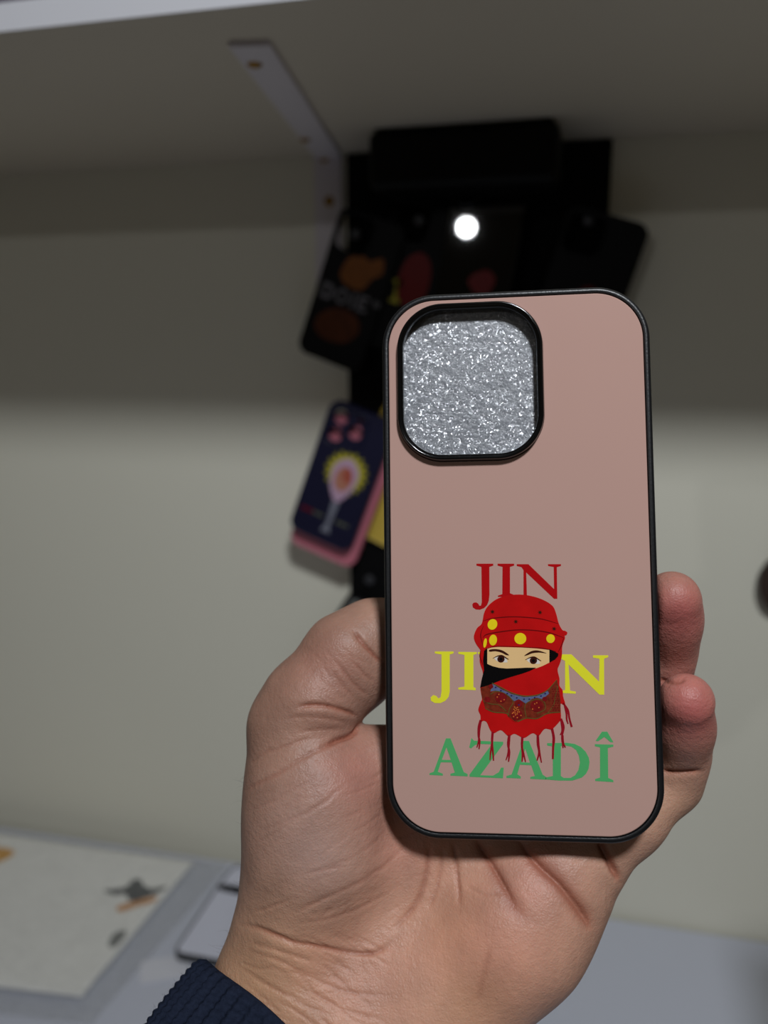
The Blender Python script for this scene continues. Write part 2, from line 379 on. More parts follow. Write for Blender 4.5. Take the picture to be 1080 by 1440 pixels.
# ------------------------------------------------------------------ things on the desk
# clear mailer pouch with white insert
pz = DESK_Z
K = [on_level(-70, 1158, pz), on_level(322, 1216, pz), on_level(128, 1442, pz), on_level(-230, 1400, pz)]
def bil(s, t):
    return (K[0] * (1 - s) + K[1] * s) * (1 - t) + (K[3] * (1 - s) + K[2] * s) * t
pouch = thing('mailer_pouch', 'clear plastic mailer pouch with white card lying at the left of the desk', 'pouch')
def sheet(s0, s1, t0, t1, nx, ny, zf):
    V, F = [], []
    for j in range(ny + 1):
        for i in range(nx + 1):
            s, t = s0 + (s1 - s0) * i / nx, t0 + (t1 - t0) * j / ny
            p = bil(s, t); V.append((p.x, p.y, pz + zf(s, t)))
    for j in range(ny):
        for i in range(nx):
            a = j * (nx + 1) + i; F.append((a, a + 1, a + nx + 2, a + nx + 1))
    return V, F
def bump_sum(n, amp, seed):
    g = np.random.default_rng(seed); A = g.uniform(0, math.pi, n); Fq = g.uniform(4, 22, n); Ph = g.uniform(0, 6.28, n)
    def f(s, t):
        return float(sum((1 - abs(math.sin(Fq[i] * (s * math.cos(A[i]) + t * math.sin(A[i])) + Ph[i]))) ** 6 for i in range(n)) * amp / n)
    return f
wr = bump_sum(14, 0.010, 3)
def edge_fall(s, t, e=0.09):
    return min(1, s / e, (1 - s) / e, t / e, (1 - t) / e)
V, F = sheet(0.04, 0.90, 0.05, 0.90, 40, 40, lambda s, t: 0.004 + 0.25 * wr(s, t))
V2, F2 = sheet(0.04, 0.90, 0.05, 0.90, 40, 40, lambda s, t: 0.0008)
me = mesh_of(V, F); ins = link_mesh('white_insert', me, mat('white_card', (246, 245, 240), 0.6, noise=0.03, nscale=20), pouch)
so = ins.modifiers.new('thick', 'SOLIDIFY'); so.thickness = 0.003; so.offset = -1
M_film = bpy.data.materials.new('clear_film'); M_film.use_nodes = True
nt = M_film.node_tree; bs = nt.nodes['Principled BSDF']; bs.inputs['Base Color'].default_value = (0.9, 0.92, 0.92, 1)
bs.inputs['Roughness'].default_value = 0.16
tr = nt.nodes.new('ShaderNodeBsdfTransparent'); mxs = nt.nodes.new('ShaderNodeMixShader'); fn = nt.nodes.new('ShaderNodeTexNoise')
fn.inputs['Scale'].default_value = 30
fb = nt.nodes.new('ShaderNodeTexNoise'); fb.inputs['Scale'].default_value = 22; fb.inputs['Detail'].default_value = 3; fb.inputs['Distortion'].default_value = 1.5
fbb = nt.nodes.new('ShaderNodeBump'); fbb.inputs['Distance'].default_value = 0.02; fbb.inputs['Strength'].default_value = 0.8
nt.links.new(fb.outputs['Fac'], fbb.inputs['Height']); nt.links.new(fbb.outputs['Normal'], bs.inputs['Normal'])
mr = nt.nodes.new('ShaderNodeMapRange'); mr.inputs[3].default_value = 0.08; mr.inputs[4].default_value = 0.26
nt.links.new(fn.outputs['Fac'], mr.inputs[0]); nt.links.new(mr.outputs[0], mxs.inputs[0])
nt.links.new(tr.outputs[0], mxs.inputs[1]); nt.links.new(bs.outputs[0], mxs.inputs[2]); nt.links.new(mxs.outputs[0], nt.nodes['Material Output'].inputs['Surface'])
V, F = sheet(0, 1, 0, 1, 90, 90, lambda s, t: 0.0008 + edge_fall(s, t) * (0.0100 + wr(s, t) * 1.5))
Vb, Fb = sheet(0, 1, 0, 1, 8, 8, lambda s, t: 0.0004)
nV = len(V)
film = link_mesh('film', mesh_of(V + Vb, F + [tuple(i + nV for i in f) for f in Fb]), M_film, pouch)
def on_insert(px, py):
    p = on_level(px, py, pz + 0.0074); return (p.x, p.y)
def insert_print(name, pts, m, sub=4):
    me = fill2d([crom([on_insert(*p) for p in pts], sub)], pz + 0.0072, pz + 0.0076)
    return link_mesh(name, me, m, pouch, smooth=None)
M_ink = mat('charcoal_ink', (62, 64, 66), 0.5, noise=0.2, nscale=120)
insert_print('dark_emblem', [(146, 1252), (165, 1250), (178, 1247), (186, 1238), (197, 1236), (202, 1245), (215, 1250), (236, 1246), (222, 1256), (205, 1262), (190, 1268), (180, 1264), (176, 1257), (160, 1258)], M_ink)
insert_print('orange_swoosh', [(164, 1276), (185, 1268), (205, 1263), (221, 1261), (216, 1268), (195, 1274), (170, 1282)], mat('orange_ink', (212, 146, 74), 0.5, noise=0.05))
insert_print('dark_smudge', [(152, 1330), (160, 1313), (176, 1308), (176, 1316), (164, 1330)], mat('grey_smudge_ink', (120, 121, 118), 0.5, noise=0.2))
insert_print('amber_sticker', [(-30, 1196), (0, 1192), (20, 1197), (12, 1206), (-5, 1213), (-35, 1214)], mat('amber_ink', (222, 160, 40), 0.5, noise=0.05))

def desk_case(label, pa, pb, width, length, side, roundr=0.011, hole=False):
    A, B = on_level(*pa, DESK_Z + 0.009), on_level(*pb, DESK_Z + 0.009)    # along the left long edge, near to far
    y = (B - A); y.z = 0; y.normalize(); x = Vector((y.y, -y.x, 0))
    c = A + y * (length / 2) + x * (width / 2); c.z = DESK_Z + 0.009
    m = Matrix(((x[0], y[0], 0, c[0]), (x[1], y[1], 0, c[1]), (0, 0, 1, c[2]), (0, 0, 0, 1)))
    root = thing('phone_case', label, 'phone case', 'white phone cases lying on the desk', m)
    link_mesh('bumper', rr_loft(0, 0, width, length, roundr, [(0.003, 0), (0.001, 0.0003), (0.0002, -0.0008), (0, -0.002), (0, -0.008), (0.001, -0.009), (0.003, -0.009), (0.003, -0.002)], True, 8), M_dgrey, root)
    link_mesh('back_plate', fill2d([rrect(0, 0, width - 0.005, length - 0.005, roundr - .002, 8)], -0.003, -0.0004), M_wplate, root)
    return root
M_dgrey = mat('dark_grey_bumper', (50, 51, 54), 0.4, noise=0.1)
M_wplate = mat('white_plate', (214, 216, 232), 0.3, noise=0.02)
desk_case('white phone case with dark rim on the desk just left of the wrist', (241, 1340), (296, 1258), 0.074, 0.118, 1)
desk_case('white phone case with dark rim on the desk behind the thumb side of the hand', (300, 1250), (345, 1196), 0.074, 0.05, 1)
cd = thing('paper_card', 'small white paper card on the desk in front of the white case', 'card')
k0 = on_level(232, 1362, DESK_Z + .0006)
cme = fill2d([rrect(0, 0, 0.050, 0.032, 0.002, 4)], 0.0002, 0.0010); cme.transform(Matrix.Translation((k0.x, k0.y, DESK_Z)) @ Matrix.Rotation(0.5, 4, 'Z'))
link_mesh('card_sheet', cme, mat('white_paper', (218, 219, 228), 0.6, noise=0.02), cd)

# ------------------------------------------------------------------ the phone case in the hand
case = thing('phone_case', 'pink phone case with black rim held up in the hand', 'phone case', None, M_CASE)
CW, CH, CR, CT = 0.075, 0.1527, 0.0150, 11.0
fr = [(1.75, -0.25), (1.65, 0.10), (1.35, 0.22), (0.9, 0.22), (0.45, 0.02), (0.12, -0.5), (0.0, -1.3), (0.06, -2.2), (0.0, -3.2), (0.0, -9.3), (0.25, -10.4), (0.9, -11.0), (2.2, -11.0), (2.2, -9.9), (1.7, -9.4), (1.7, -2.0)]
link_mesh('bumper_frame', rr_loft(0, 0, CW, CH, CR, [(a / 1000, b / 1000) for a, b in fr], True, 24), M_tpu, case, 50)
# camera ring, from its outline in the photo
(u0, v1), (u1, v0) = L(557.5, 429.5, 2.0), L(767, 644, 2.0)
rcx, rcy, rw, rh, rr0 = (u0 + u1) / 2, (v0 + v1) / 2, u1 - u0, v1 - v0, 0.0128
pl = [rrect(0, 0, CW - 0.0039, CH - 0.0039, CR - 0.0019, 24), rrect(rcx, rcy, rw - 0.002, rh - 0.002, rr0 - 0.001, 20)[::-1]]
link_mesh('back_plate', fill2d(pl, -0.0011, 0.0, 0.0003), M_plate, case, 50)['label'] = 'glossy pink back plate'
rp = [(-0.25, -0.05), (-0.15, 0.12), (0.02, 0.3), (0.0, 1.7), (0.12, 2.2), (0.4, 2.5), (0.75, 2.5), (1.0, 2.25), (1.15, 2.0), (1.4, 1.95), (1.6, 1.75), (1.7, 1.3), (1.75, -1.15), (0.6, -1.15), (0.5, -0.3)]
link_mesh('camera_ring', rr_loft(rcx, rcy, rw, rh, rr0, [(a / 1000, b / 1000) for a, b in rp], True, 24), M_ring, case, 50)['label'] = 'raised glossy black camera ring'

# print on the plate, traced on the plate itself
INK = {'red': mat('print_red', (180, 14, 20), 0.16, noise=0.05, nscale=300), 'yellow': mat('print_yellow', (236, 232, 52), 0.16, noise=0.02, nscale=300),
       'green': mat('print_green', (82, 176, 106), 0.16, noise=0.02, nscale=300), 'scarf': mat('print_scarf_red', (194, 18, 20), 0.16, noise=0.22, nscale=140),
       'dark_red': mat('print_dark_red', (112, 8, 12), 0.18, noise=0.1, nscale=300), 'black': mat('print_black', (10, 9, 11), 0.16, noise=0.02),
       'face': mat('print_face', (236, 196, 138), 0.16, noise=0.04, nscale=200), 'coin': mat('print_coin', (240, 212, 30), 0.16, noise=0.12, nscale=500),
       'band': mat('print_band', (118, 42, 26), 0.18, noise=0.75, nscale=900), 'blue': mat('print_blue', (94, 102, 138), 0.18, noise=0.4, nscale=900),
       'olive': mat('print_olive', (96, 84, 40), 0.18, noise=0.3, nscale=900), 'white': mat('print_white', (225, 215, 205), 0.16, noise=0.02),
       'brown': mat('print_brown', (58, 24, 16), 0.16, noise=0.05), 'wine': mat('print_wine', (120, 20, 24), 0.18, noise=0.6, nscale=1100),
       'orange': mat('print_orange', (205, 110, 50), 0.18, noise=0.2, nscale=900), 'navy': mat('print_navy', (46, 40, 96), 0.18, noise=0.1), 'tassel': mat('print_tassel', (152, 18, 34), 0.18, noise=0.15, nscale=400)}
def cA(p): return (640 + p[0] / 6, 780 + p[1] / 6)
def cB(p): return (590 + p[0] / 3.724, 900 + p[1] / 3.724)
def cC(p): return (660 + p[0] / 6.75, 920 + p[1] / 6.75)
def ink(name, loops, col, layer, parent, conv, label=None):
    z = 0.00003 * layer
    if name == 'printed_letter' and loops and isinstance(loops[0], tuple):
        for k, (what, lps) in enumerate(loops):
            ink(name, lps, col, layer, parent, conv, what)
        return
    me = fill2d([[L(*conv(p)) for p in lp] for lp in loops], 0.00001, 0.00002 + z)
    o = link_mesh(name, me, INK[col], parent, smooth=None)
    if label: o['label'] = label
    return o
ident = lambda p: p
ink('printed_letter', [
    ('red letter J', [[(180, 76), (322, 76), (322, 92), (289, 103), (290, 340), (284, 390), (270, 425), (245, 450), (210, 464), (175, 462), (150, 445), (145, 420), (155, 405), (178, 402), (195, 413), (205, 430), (218, 430), (225, 400), (222, 103), (180, 92)]]),
    ('red letter I', [[(358, 76), (498, 76), (498, 92), (463, 103), (463, 325), (500, 340), (500, 356), (360, 356), (362, 345), (398, 333), (400, 103), (358, 92)]]),
    ('red letter N', [[(520, 80), (618, 80), (835, 290), (832, 104), (785, 95), (783, 80), (893, 80), (893, 95), (858, 105), (862, 372), (835, 372), (600, 150), (606, 345), (577, 345), (577, 130), (560, 105), (520, 95)]]),
    ], 'red', 1, case, cA)
ink('printed_letter', [
    ('yellow letter J', [[(80, 60), (178, 60), (178, 70), (158, 76), (158, 270), (152, 298), (135, 318), (110, 330), (80, 330), (60, 318), (58, 300), (72, 288), (88, 293), (98, 306), (110, 300), (115, 270), (115, 76), (80, 70)]]),
    ('yellow letter I', [[(203, 62), (300, 63), (300, 72), (282, 78), (282, 246), (294, 252), (294, 263), (203, 259), (203, 249), (235, 244), (235, 78), (203, 72)]]),
    ('yellow letter Y', [[(306, 63), (345, 63), (345, 74), (330, 90), (318, 76), (306, 72)]]),
    ('yellow letter N', [[(745, 75), (795, 75), (940, 218), (942, 98), (908, 92), (908, 80), (988, 80), (988, 90), (966, 98), (967, 286), (942, 286), (780, 128), (788, 265), (818, 270), (818, 281), (735, 277), (735, 268), (762, 262), (762, 110), (735, 95)]]),
    ], 'yellow', 1, case, cB)
ink('printed_letter', [
    ('green letter A', [[(138, 515), (162, 515), (232, 692), (252, 702), (252, 714), (162, 710), (162, 700), (185, 694), (168, 641), (112, 640), (96, 690), (122, 700), (122, 710), (52, 706), (52, 698), (74, 690)], [(164, 628), (117, 627), (141, 562)]]),
    ('green letter Z', [[(272, 513), (285, 527), (438, 533), (438, 545), (318, 708), (385, 710), (415, 692), (427, 668), (441, 668), (437, 724), (262, 716), (262, 704), (378, 546), (312, 544), (290, 550), (270, 568), (260, 562)]]),
    ('green letter A', [[(543, 528), (573, 529), (645, 705), (664, 718), (664, 731), (580, 727), (580, 717), (604, 712), (585, 656), (526, 653), (512, 703), (530, 715), (530, 725), (455, 722), (455, 712), (482, 704)], [(578, 642), (532, 640), (554, 568)]]),
    ('green letter D', [[(668, 540), (770, 538), (812, 544), (845, 560), (870, 585), (886, 615), (890, 640), (885, 675), (872, 700), (850, 720), (800, 736), (730, 736), (660, 730), (660, 720), (698, 712), (698, 558), (668, 552)], [(755, 551), (795, 558), (820, 576), (834, 605), (840, 640), (832, 680), (815, 708), (790, 722), (755, 722), (740, 712), (740, 556)]]),
    ('green letter Î', [[(918, 545), (1015, 548), (1015, 558), (986, 566), (988, 722), (1015, 734), (1015, 744), (920, 738), (920, 728), (945, 720), (945, 562), (918, 556)], [(955, 480), (983, 480), (1015, 535), (1000, 535), (968, 508), (935, 530), (922, 528)]]),
    ], 'green', 1, case, cB)

sil = [(730, 836), (746.7, 838), (763.3, 843.3), (776.7, 851.7), (781.7, 861.7), (785.8, 876.7), (790.8, 885.8), (794.5, 887), (797.8, 889.5), (796.5, 893), (794.2, 894), (794.4, 898.3), (790.8, 908.3), (790, 923.3), (787, 934), (784.1, 942.2), (786.7, 954), (786.9, 964.4), (791.1, 970.4), (791.9, 979.3), (794.8, 989.6), (792, 991), (788.3, 990.4), (789, 1010), (786.7, 1014.8), (778.5, 1023.7), (775, 1026), (765.9, 1025), (758.5, 1034), (755, 1034), (748.9, 1031), (739, 1037), (734, 1037), (723.7, 1031.9), (717, 1035), (713, 1034), (704.4, 1026.7), (695, 1031), (691, 1029), (688, 1023.7), (684.4, 1015.6), (680, 1013.5), (676, 1015), (675.6, 1006), (672.6, 997.8), (676.3, 986.7), (677.8, 982.2), (675.6, 966), (679.3, 948), (674.8, 931.9), (675, 921.7), (675.8, 915), (669.2, 905), (666.3, 895), (670.8, 883.3), (677.5, 876.7), (680.8, 861.7), (686.7, 851.7), (698.3, 842.5), (713.3, 837.5)]
port = link_mesh('printed_portrait', fill2d([[L(*p) for p in crom(sil, 4)]], 0.00001, 0.00008), INK['scarf'], case, smooth=None)
port['label'] = 'printed portrait of a face wrapped in a red headscarf with coins'
def I(name, loops, col, layer, conv, label=None): return ink(name, loops, col, layer + 2, port, conv, label)
I('face', [[(685.3, 911.2), (700, 909.8), (733.3, 910.6), (755, 912), (772.8, 914), (772.8, 931.5), (764, 936), (754, 939.8), (740, 940), (726.7, 940.3), (712, 940.5), (701.5, 939.5), (692, 937), (685.2, 934)]], 'face', 1, ident)
I('veil', [[(680.8, 915), (685.3, 911.5), (685.2, 933.5), (692, 936.5), (701.5, 939), (712, 940), (726.7, 939.5), (740, 938.8), (754, 938.9), (745, 943.5), (734, 947.3), (718, 952), (704.4, 956.5), (686.7, 963.5), (675.3, 967), (677.2, 956), (680.7, 942), (679.3, 928.9)],
           [(772.5, 912.6), (785.2, 919), (784.8, 922.5), (780.8, 927.2), (772.5, 931.8)]], 'black', 2, ident)
for (x, y, rx, ry, ro) in ((315, 588, 40, 46, .4), (320, 720, 33, 46, .1), (253, 745, 14, 40, .15), (550, 708, 50, 48, 0), (805, 708, 36, 37, .2)):
    I('coin', [ellipse(x, y, rx, ry, 28, ro)], 'coin', 2, cA)
for (x, y) in ((315, 482), (716, 487), (512, 565), (835, 625)):
    st = [(x + (22 if i % 2 == 0 else 9) * math.cos(math.pi * i / 8), y + (22 if i % 2 == 0 else 9) * math.sin(math.pi * i / 8)) for i in range(16)]
    I('flower', [st], 'brown', 1, cA)
fold = [ribbon([(235, 560), (300, 540), (400, 528), (500, 524), (620, 530), (740, 545), (870, 582)], [2, 7, 9, 8, 9, 8, 3]),
        ribbon([(235, 700), (270, 672), (400, 648), (540, 634), (680, 640), (800, 660), (915, 700)], [3, 9, 10, 9, 9, 9, 3]),
        ribbon([(250, 800), (330, 776), (450, 774), (600, 782), (740, 790), (850, 820)], [4, 8, 6, 6, 8, 10]),
        ribbon([(215, 810), (210, 860), (235, 930)], [6, 9, 4]), ribbon([(870, 820), (900, 760), (915, 700)], [4, 8, 4]),
        ribbon([(240, 600), (215, 680), (240, 780)], [2, 8, 2])]
I('fold_lines', fold, 'dark_red', 1, cA)
I('eyebrow', [crom([(290, 802), (340, 796), (400, 808), (455, 846), (430, 846), (390, 826), (340, 815), (292, 818)])], 'brown', 2, cA)
I('eyebrow', [crom([(583, 852), (640, 815), (700, 808), (772, 832), (710, 826), (650, 832), (610, 848)])], 'brown', 2, cA)
for (cx_, cy_) in ((300, 44), (608, 58)):
    I('eye_white', [crom([(cx_ - 62, cy_ - 5), (cx_ - 30, cy_ - 28), (cx_ + 10, cy_ - 30), (cx_ + 45, cy_ - 8), (cx_ + 62, cy_ + 30), (cx_ + 20, cy_ + 32), (cx_ - 30, cy_ + 24)])], 'white', 2, cC)
    I('iris', [ellipse(cx_, cy_ + 2, 35, 32, 24)], 'brown', 3, cC)
    I('pupil', [ellipse(cx_, cy_ + 2, 15, 15, 18)], 'black', 4, cC)
    I('lash_line', [ribbon([(cx_ - 78, cy_ - 6), (cx_ - 30, cy_ - 28), (cx_ + 10, cy_ - 32), (cx_ + 48, cy_ - 10), (cx_ + 74, cy_ + 4)], [2, 9, 11, 9, 3])], 'brown', 5, cC)
I('embroidered_band', [[(215, 275), (290, 310), (400, 365), (520, 395), (640, 385), (740, 340), (830, 240), (852, 330), (865, 440), (865, 550), (740, 560), (640, 610), (540, 605), (440, 640), (370, 590), (350, 560), (230, 550), (150, 510), (118, 400), (107, 322), (160, 298)]], 'band', 1, cC)
I('blue_trim', [[(222, 282), (300, 330), (400, 377), (520, 407), (640, 397), (745, 348), (757, 372), (695, 425), (640, 412), (590, 425), (540, 470), (470, 425), (425, 445), (380, 400), (330, 370), (250, 345), (200, 352)]], 'blue', 2, cC)
I('olive_trim', [ribbon([(215, 272), (290, 310), (400, 365), (520, 396), (640, 387), (740, 342), (832, 240)], [8, 10, 10, 10, 10, 9, 6]),
                 ribbon([(150, 512), (230, 548), (350, 560), (375, 592), (440, 640), (540, 606), (640, 610), (740, 562), (865, 550)], [6, 8, 8, 8, 8, 8, 8, 8, 6]),
                 ribbon([(200, 380), (260, 350), (350, 380), (415, 450), (380, 520), (370, 590)], [7] * 6), ribbon([(540, 600), (530, 480), (620, 430), (700, 440), (720, 520), (640, 560)], [7] * 6),
                 ribbon([(130, 440), (200, 470), (280, 480), (350, 540)], [7] * 4), ribbon([(740, 560), (800, 480), (820, 380), (840, 300)], [6] * 4)], 'olive', 3, cC)
for (x, y, r_) in ((300, 412, 55), (470, 468, 38), (640, 490, 60), (450, 572, 55), (170, 430, 30), (715, 425, 24), (205, 305, 22)):
    I('medallion', [ellipse(x, y, r_, r_ * .92, 26)], 'wine', 4, cC)
gd = [(445 + 34 * math.sin(k * 2.4) * (k / 14) ** .5, 535 + 42 * math.cos(k * 2.4) * (k / 14) ** .5) for k in range(14)] + [(265, 405), (330, 430), (300, 445), (620, 470), (660, 505), (600, 520), (640, 460), (280, 380), (410, 560), (490, 580), (455, 600), (420, 590)]
I('gold_dots', [ellipse(x, y, 6.5, 6.5, 10) for x, y in gd], 'orange', 5, cC)
I('navy_dots', [ellipse(x, y, 9, 7, 10) for x, y in ((250, 312), (300, 345), (360, 372), (400, 392), (450, 412), (520, 425), (570, 425), (620, 410), (680, 395), (470, 480), (720, 372))], 'navy', 5, cC)
I('stitch_rows', [ellipse(x0 + (j % 2) * 8, y0, 8, 6, 8) for j, y0 in enumerate(range(330, 540, 22)) for x0 in (790, 815, 840)], 'wine', 3, cC)
TS = [[(108, 625), (90, 690), (88, 770), (98, 830), (92, 900)], [(108, 640), (96, 720), (90, 810), (72, 885)],
      [(222, 735), (216, 830), (222, 910), (230, 1010)], [(222, 735), (215, 840), (202, 930), (196, 1005)],
      [(380, 765), (368, 850), (380, 930), (372, 1020)], [(382, 765), (376, 860), (368, 940), (348, 1005)],
      [(503, 785), (500, 870), (505, 950), (500, 1020)], [(505, 785), (498, 860), (515, 940), (534, 1022)],
      [(650, 765), (650, 850), (662, 930), (642, 1010)], [(652, 765), (658, 860), (670, 950), (685, 1028)],
      [(783, 705), (798, 780), (795, 870), (790, 995)], [(787, 705), (805, 800), (798, 890), (797, 995)],
      [(868, 612), (895, 690), (880, 780), (890, 890)], [(870, 612), (882, 720), (862, 765)], [(885, 770), (892, 840), (912, 885)],
      [(890, 462), (935, 530), (950, 610), (972, 690)], [(905, 480), (922, 560), (925, 620), (938, 660)]]
TG = [(0, 1), (2, 3), (4, 5), (6, 7), (8, 9), (10, 11), (12, 13, 14), (15, 16)]
for g in TG:
    I('tassel', [ribbon(TS[g[0]], [24, 22, 20, 18, 12] if g[0] != 15 else [14, 20, 18, 20])], 'tassel', 0, cC)
    for q in g[1:]:
        I('tassel_strand', [ribbon(TS[q], [20, 18, 16, 10])], 'tassel', 1, cC)

# packing foam inside the case
M_foam = bpy.data.materials.new('packing_foam'); M_foam.use_nodes = True
nt = M_foam.node_tree; bs = nt.nodes['Principled BSDF']
bs.inputs['Base Color'].default_value = lin((196, 199, 205)); bs.inputs['Roughness'].default_value = 0.26; bs.inputs['Specular IOR Level'].default_value = 0.9
tc = nt.nodes.new('ShaderNodeTexCoord'); vo = nt.nodes.new('ShaderNodeTexVoronoi'); vo.inputs['Scale'].default_value = 2300
no = nt.nodes.new('ShaderNodeTexNoise'); no.inputs['Scale'].default_value = 420; no.inputs['Detail'].default_value = 6; no.inputs['Roughness'].default_value = 0.65
wq = nt.nodes.new('ShaderNodeVectorMath'); wq.operation = 'MULTIPLY_ADD'; wq.inputs[1].default_value = (0.0016,) * 3
nt.links.new(no.outputs['Color'], wq.inputs[0]); nt.links.new(tc.outputs['Object'], wq.inputs[2]); nt.links.new(wq.outputs[0], vo.inputs['Vector'])
nt.links.new(tc.outputs['Object'], no.inputs['Vector'])
bu = nt.nodes.new('ShaderNodeBump'); bu.inputs['Strength'].default_value = 0.8; bu.inputs['Distance'].default_value = 0.0006
nt.links.new(no.outputs['Fac'], bu.inputs['Height'])
# every tiny foam cell is a facet with its own tilt
ce = nt.nodes.new('ShaderNodeVectorMath'); ce.operation = 'SUBTRACT'; ce.inputs[1].default_value = (0.5, 0.5, 0.5)
fc = nt.nodes.new('ShaderNodeVectorMath'); fc.operation = 'MULTIPLY_ADD'; fc.inputs[1].default_value = (1.3, 1.3, 1.3)
nz = nt.nodes.new('ShaderNodeVectorMath'); nz.operation = 'NORMALIZE'
gl = nt.nodes.new('ShaderNodeBsdfGlossy'); gl.inputs['Roughness'].default_value = 0.13; gl.inputs['Color'].default_value = (0.93, 0.96, 1, 1)
mg = nt.nodes.new('ShaderNodeMixShader'); mg.inputs[0].default_value = 0.2
nt.links.new(vo.outputs['Color'], ce.inputs[0]); nt.links.new(ce.outputs[0], fc.inputs[0]); nt.links.new(bu.outputs['Normal'], fc.inputs[2])
nt.links.new(fc.outputs[0], nz.inputs[0]); nt.links.new(nz.outputs[0], gl.inputs['Normal']); nt.links.new(bu.outputs['Normal'], bs.inputs['Normal'])
nt.links.new(bs.outputs[0], mg.inputs[1]); nt.links.new(gl.outputs[0], mg.inputs[2]); nt.links.new(mg.outputs[0], nt.nodes['Material Output'].inputs['Surface'])
cr = nt.nodes.new('ShaderNodeMix'); cr.data_type = 'RGBA'; cr.inputs[6].default_value = lin((78, 82, 88)); cr.inputs[7].default_value = lin((154, 158, 167))
nt.links.new(no.outputs['Fac'], cr.inputs[0]); nt.links.new(cr.outputs[2], bs.inputs['Base Color'])
foam = link_mesh('foam_sheet', rr_loft(0, 0, 0.070, 0.1475, 0.0125, [(0.0006, -0.0024), (0, -0.0031), (0, -0.0082), (0.0006, -0.009)], False, 12, True, True), M_foam, None, 30)
foam.matrix_world = M_CASE
tag(foam, 'white sparkling foam sheet showing through the camera opening of the pink case', 'packing foam')

# ------------------------------------------------------------------ the hand (a distance field turned into one skin)
def mm(px, py, w): return cam_pt(px, py, w) * 1000.0
def cone(a, b, ra, rb): return (np.array(a), np.array(b), ra, rb)
def sd_cone(p, c):
    a, b, r1, r2 = c
    ba = b - a; l2 = ba @ ba; rr = r1 - r2; a2 = l2 - rr * rr; il2 = 1.0 / l2
    pa = p - a; y = pa @ ba; z = y - l2
    x2 = ((pa * l2 - y[..., None] * ba) ** 2).sum(-1); y2 = y * y * l2; z2 = z * z * l2
    k = np.sign(rr) * rr * rr * x2
    d = (np.sqrt(x2 * a2 * il2) + y * rr) * il2 - r1
    d = np.where(np.sign(z) * a2 * z2 > k, np.sqrt(x2 + z2) * il2 - r2, d)
    d = np.where(np.sign(y) * a2 * y2 < k, np.sqrt(x2 + y2) * il2 - r1, d)
    return d
def smin(a, b, k):
    h = np.maximum(k - np.abs(a - b), 0) / k
    return np.minimum(a, b) - h * h * k * 0.25
def chain(pts):                            # (px, py, w, r) joints
    P = [mm(*q[:3]) for q in pts]
    return [cone(P[i], P[i + 1], pts[i][3], pts[i + 1][3]) for i in range(len(pts) - 1)]
def group(p, cones, k):
    d = None
    for c in cones:
        e = sd_cone(p, c); d = e if d is None else smin(d, e, k)
    return d
PALM = (chain([(262, 1640, 10, 20), (398, 1400, -17, 18), (430, 1270, -19, 18)])          # radial side of wrist
        + chain([(420, 1760, 10, 21), (560, 1480, -17, 18.5), (635, 1355, -22, 16)])           # ulnar side of wrist
        + chain([(330, 1700, 8, 22), (480, 1440, -18, 19), (540, 1320, -23, 14)])
        + chain([(500, 1360, -25, 14), (560, 1180, -28, 12.5), (628, 1050, -25, 12)])         # metacarpals
        + chain([(540, 1380, -25, 14), (620, 1215, -30.5, 12), (700, 1070, -26, 12)])
        + chain([(590, 1390, -24, 14), (690, 1235, -30, 12), (770, 1115, -27, 11.5)])
        + chain([(640, 1390, -21, 15), (740, 1275, -25, 13), (822, 1190, -24, 11.5)])
        + chain([(630, 1400, -19, 16.5), (725, 1310, -20, 15.5), (782, 1240, -21, 12.5)]))          # hypothenar
THENAR = chain([(420, 1290, -17, 17), (447, 1190, -17, 20.5), (446, 1120, -17, 20), (414, 1020, -16, 14.0)])
THUMB = chain([(416, 1030, -16, 14.0), (432, 990, -16, 13), (484, 920, -18.5, 11.6), (524, 896, -23, 10.8), (575, 882, -26, 9.2)])
THUMB += chain([(450, 988, -16, 12.5), (506, 942, -21, 10.5), (545, 917, -26, 9.5)])
WEB = chain([(470, 1110, -17, 13), (520, 1075, -20, 10), (600, 1060, -24, 10)])
INDEX = chain([(628, 1050, -22.5, 11), (640, 900, -20.5, 9.2), (650, 790, -20, 8.6), (655, 700, -19.2, 7.6)])
MIDDLE = chain([(700, 1070, -22, 11), (745, 900, -20.6, 9.3), (775, 770, -20, 8.6), (790, 680, -19.2, 7.6)])
RING = chain([(770, 1115, -24, 10.5), (870, 1015, -24, 9.0), (926, 950, -25, 8.2), (935, 908, -20, 8.0), (942, 873, -12.5, 7.7), (945, 843, -6.8, 7.8)])
PINKY = chain([(830, 1198, -22, 11.5), (886, 1150, -22, 9.2), (940, 1096, -26, 8.6), (953, 1057, -23, 8.0), (960, 1024, -15, 7.6), (965, 986, -6.5, 7.5)])
def rrbox_sd(p):                           # the case as an obstacle the flesh presses against
    q = p / 1000.0 - CP; u, v, w = q @ CA * 1000, q @ CB * 1000, -(q @ CN) * 1000
    r = CR * 1000
    ax, ay = np.abs(u) - CW * 500 + r, np.abs(v) - CH * 500 + r
    d2_ = np.sqrt(np.maximum(ax, 0) ** 2 + np.maximum(ay, 0) ** 2) + np.minimum(np.maximum(ax, ay), 0) - r
    dw = np.abs(w + 5.5) - 5.6
    return np.minimum(np.maximum(d2_, dw), 0) + np.sqrt(np.maximum(d2_, 0) ** 2 + np.maximum(dw, 0) ** 2)
K0 = mm(409, 1460, -16); K1 = mm(409 - 84 * 2.2, 1460 + 125 * 2.2, 13)
KAX = (K1 - K0) / np.linalg.norm(K1 - K0)
KTOW = -CN - KAX * (-CN @ KAX); KTOW /= np.linalg.norm(KTOW); KSID = np.cross(KAX, KTOW)
KA, KB = 34.5, 29.0
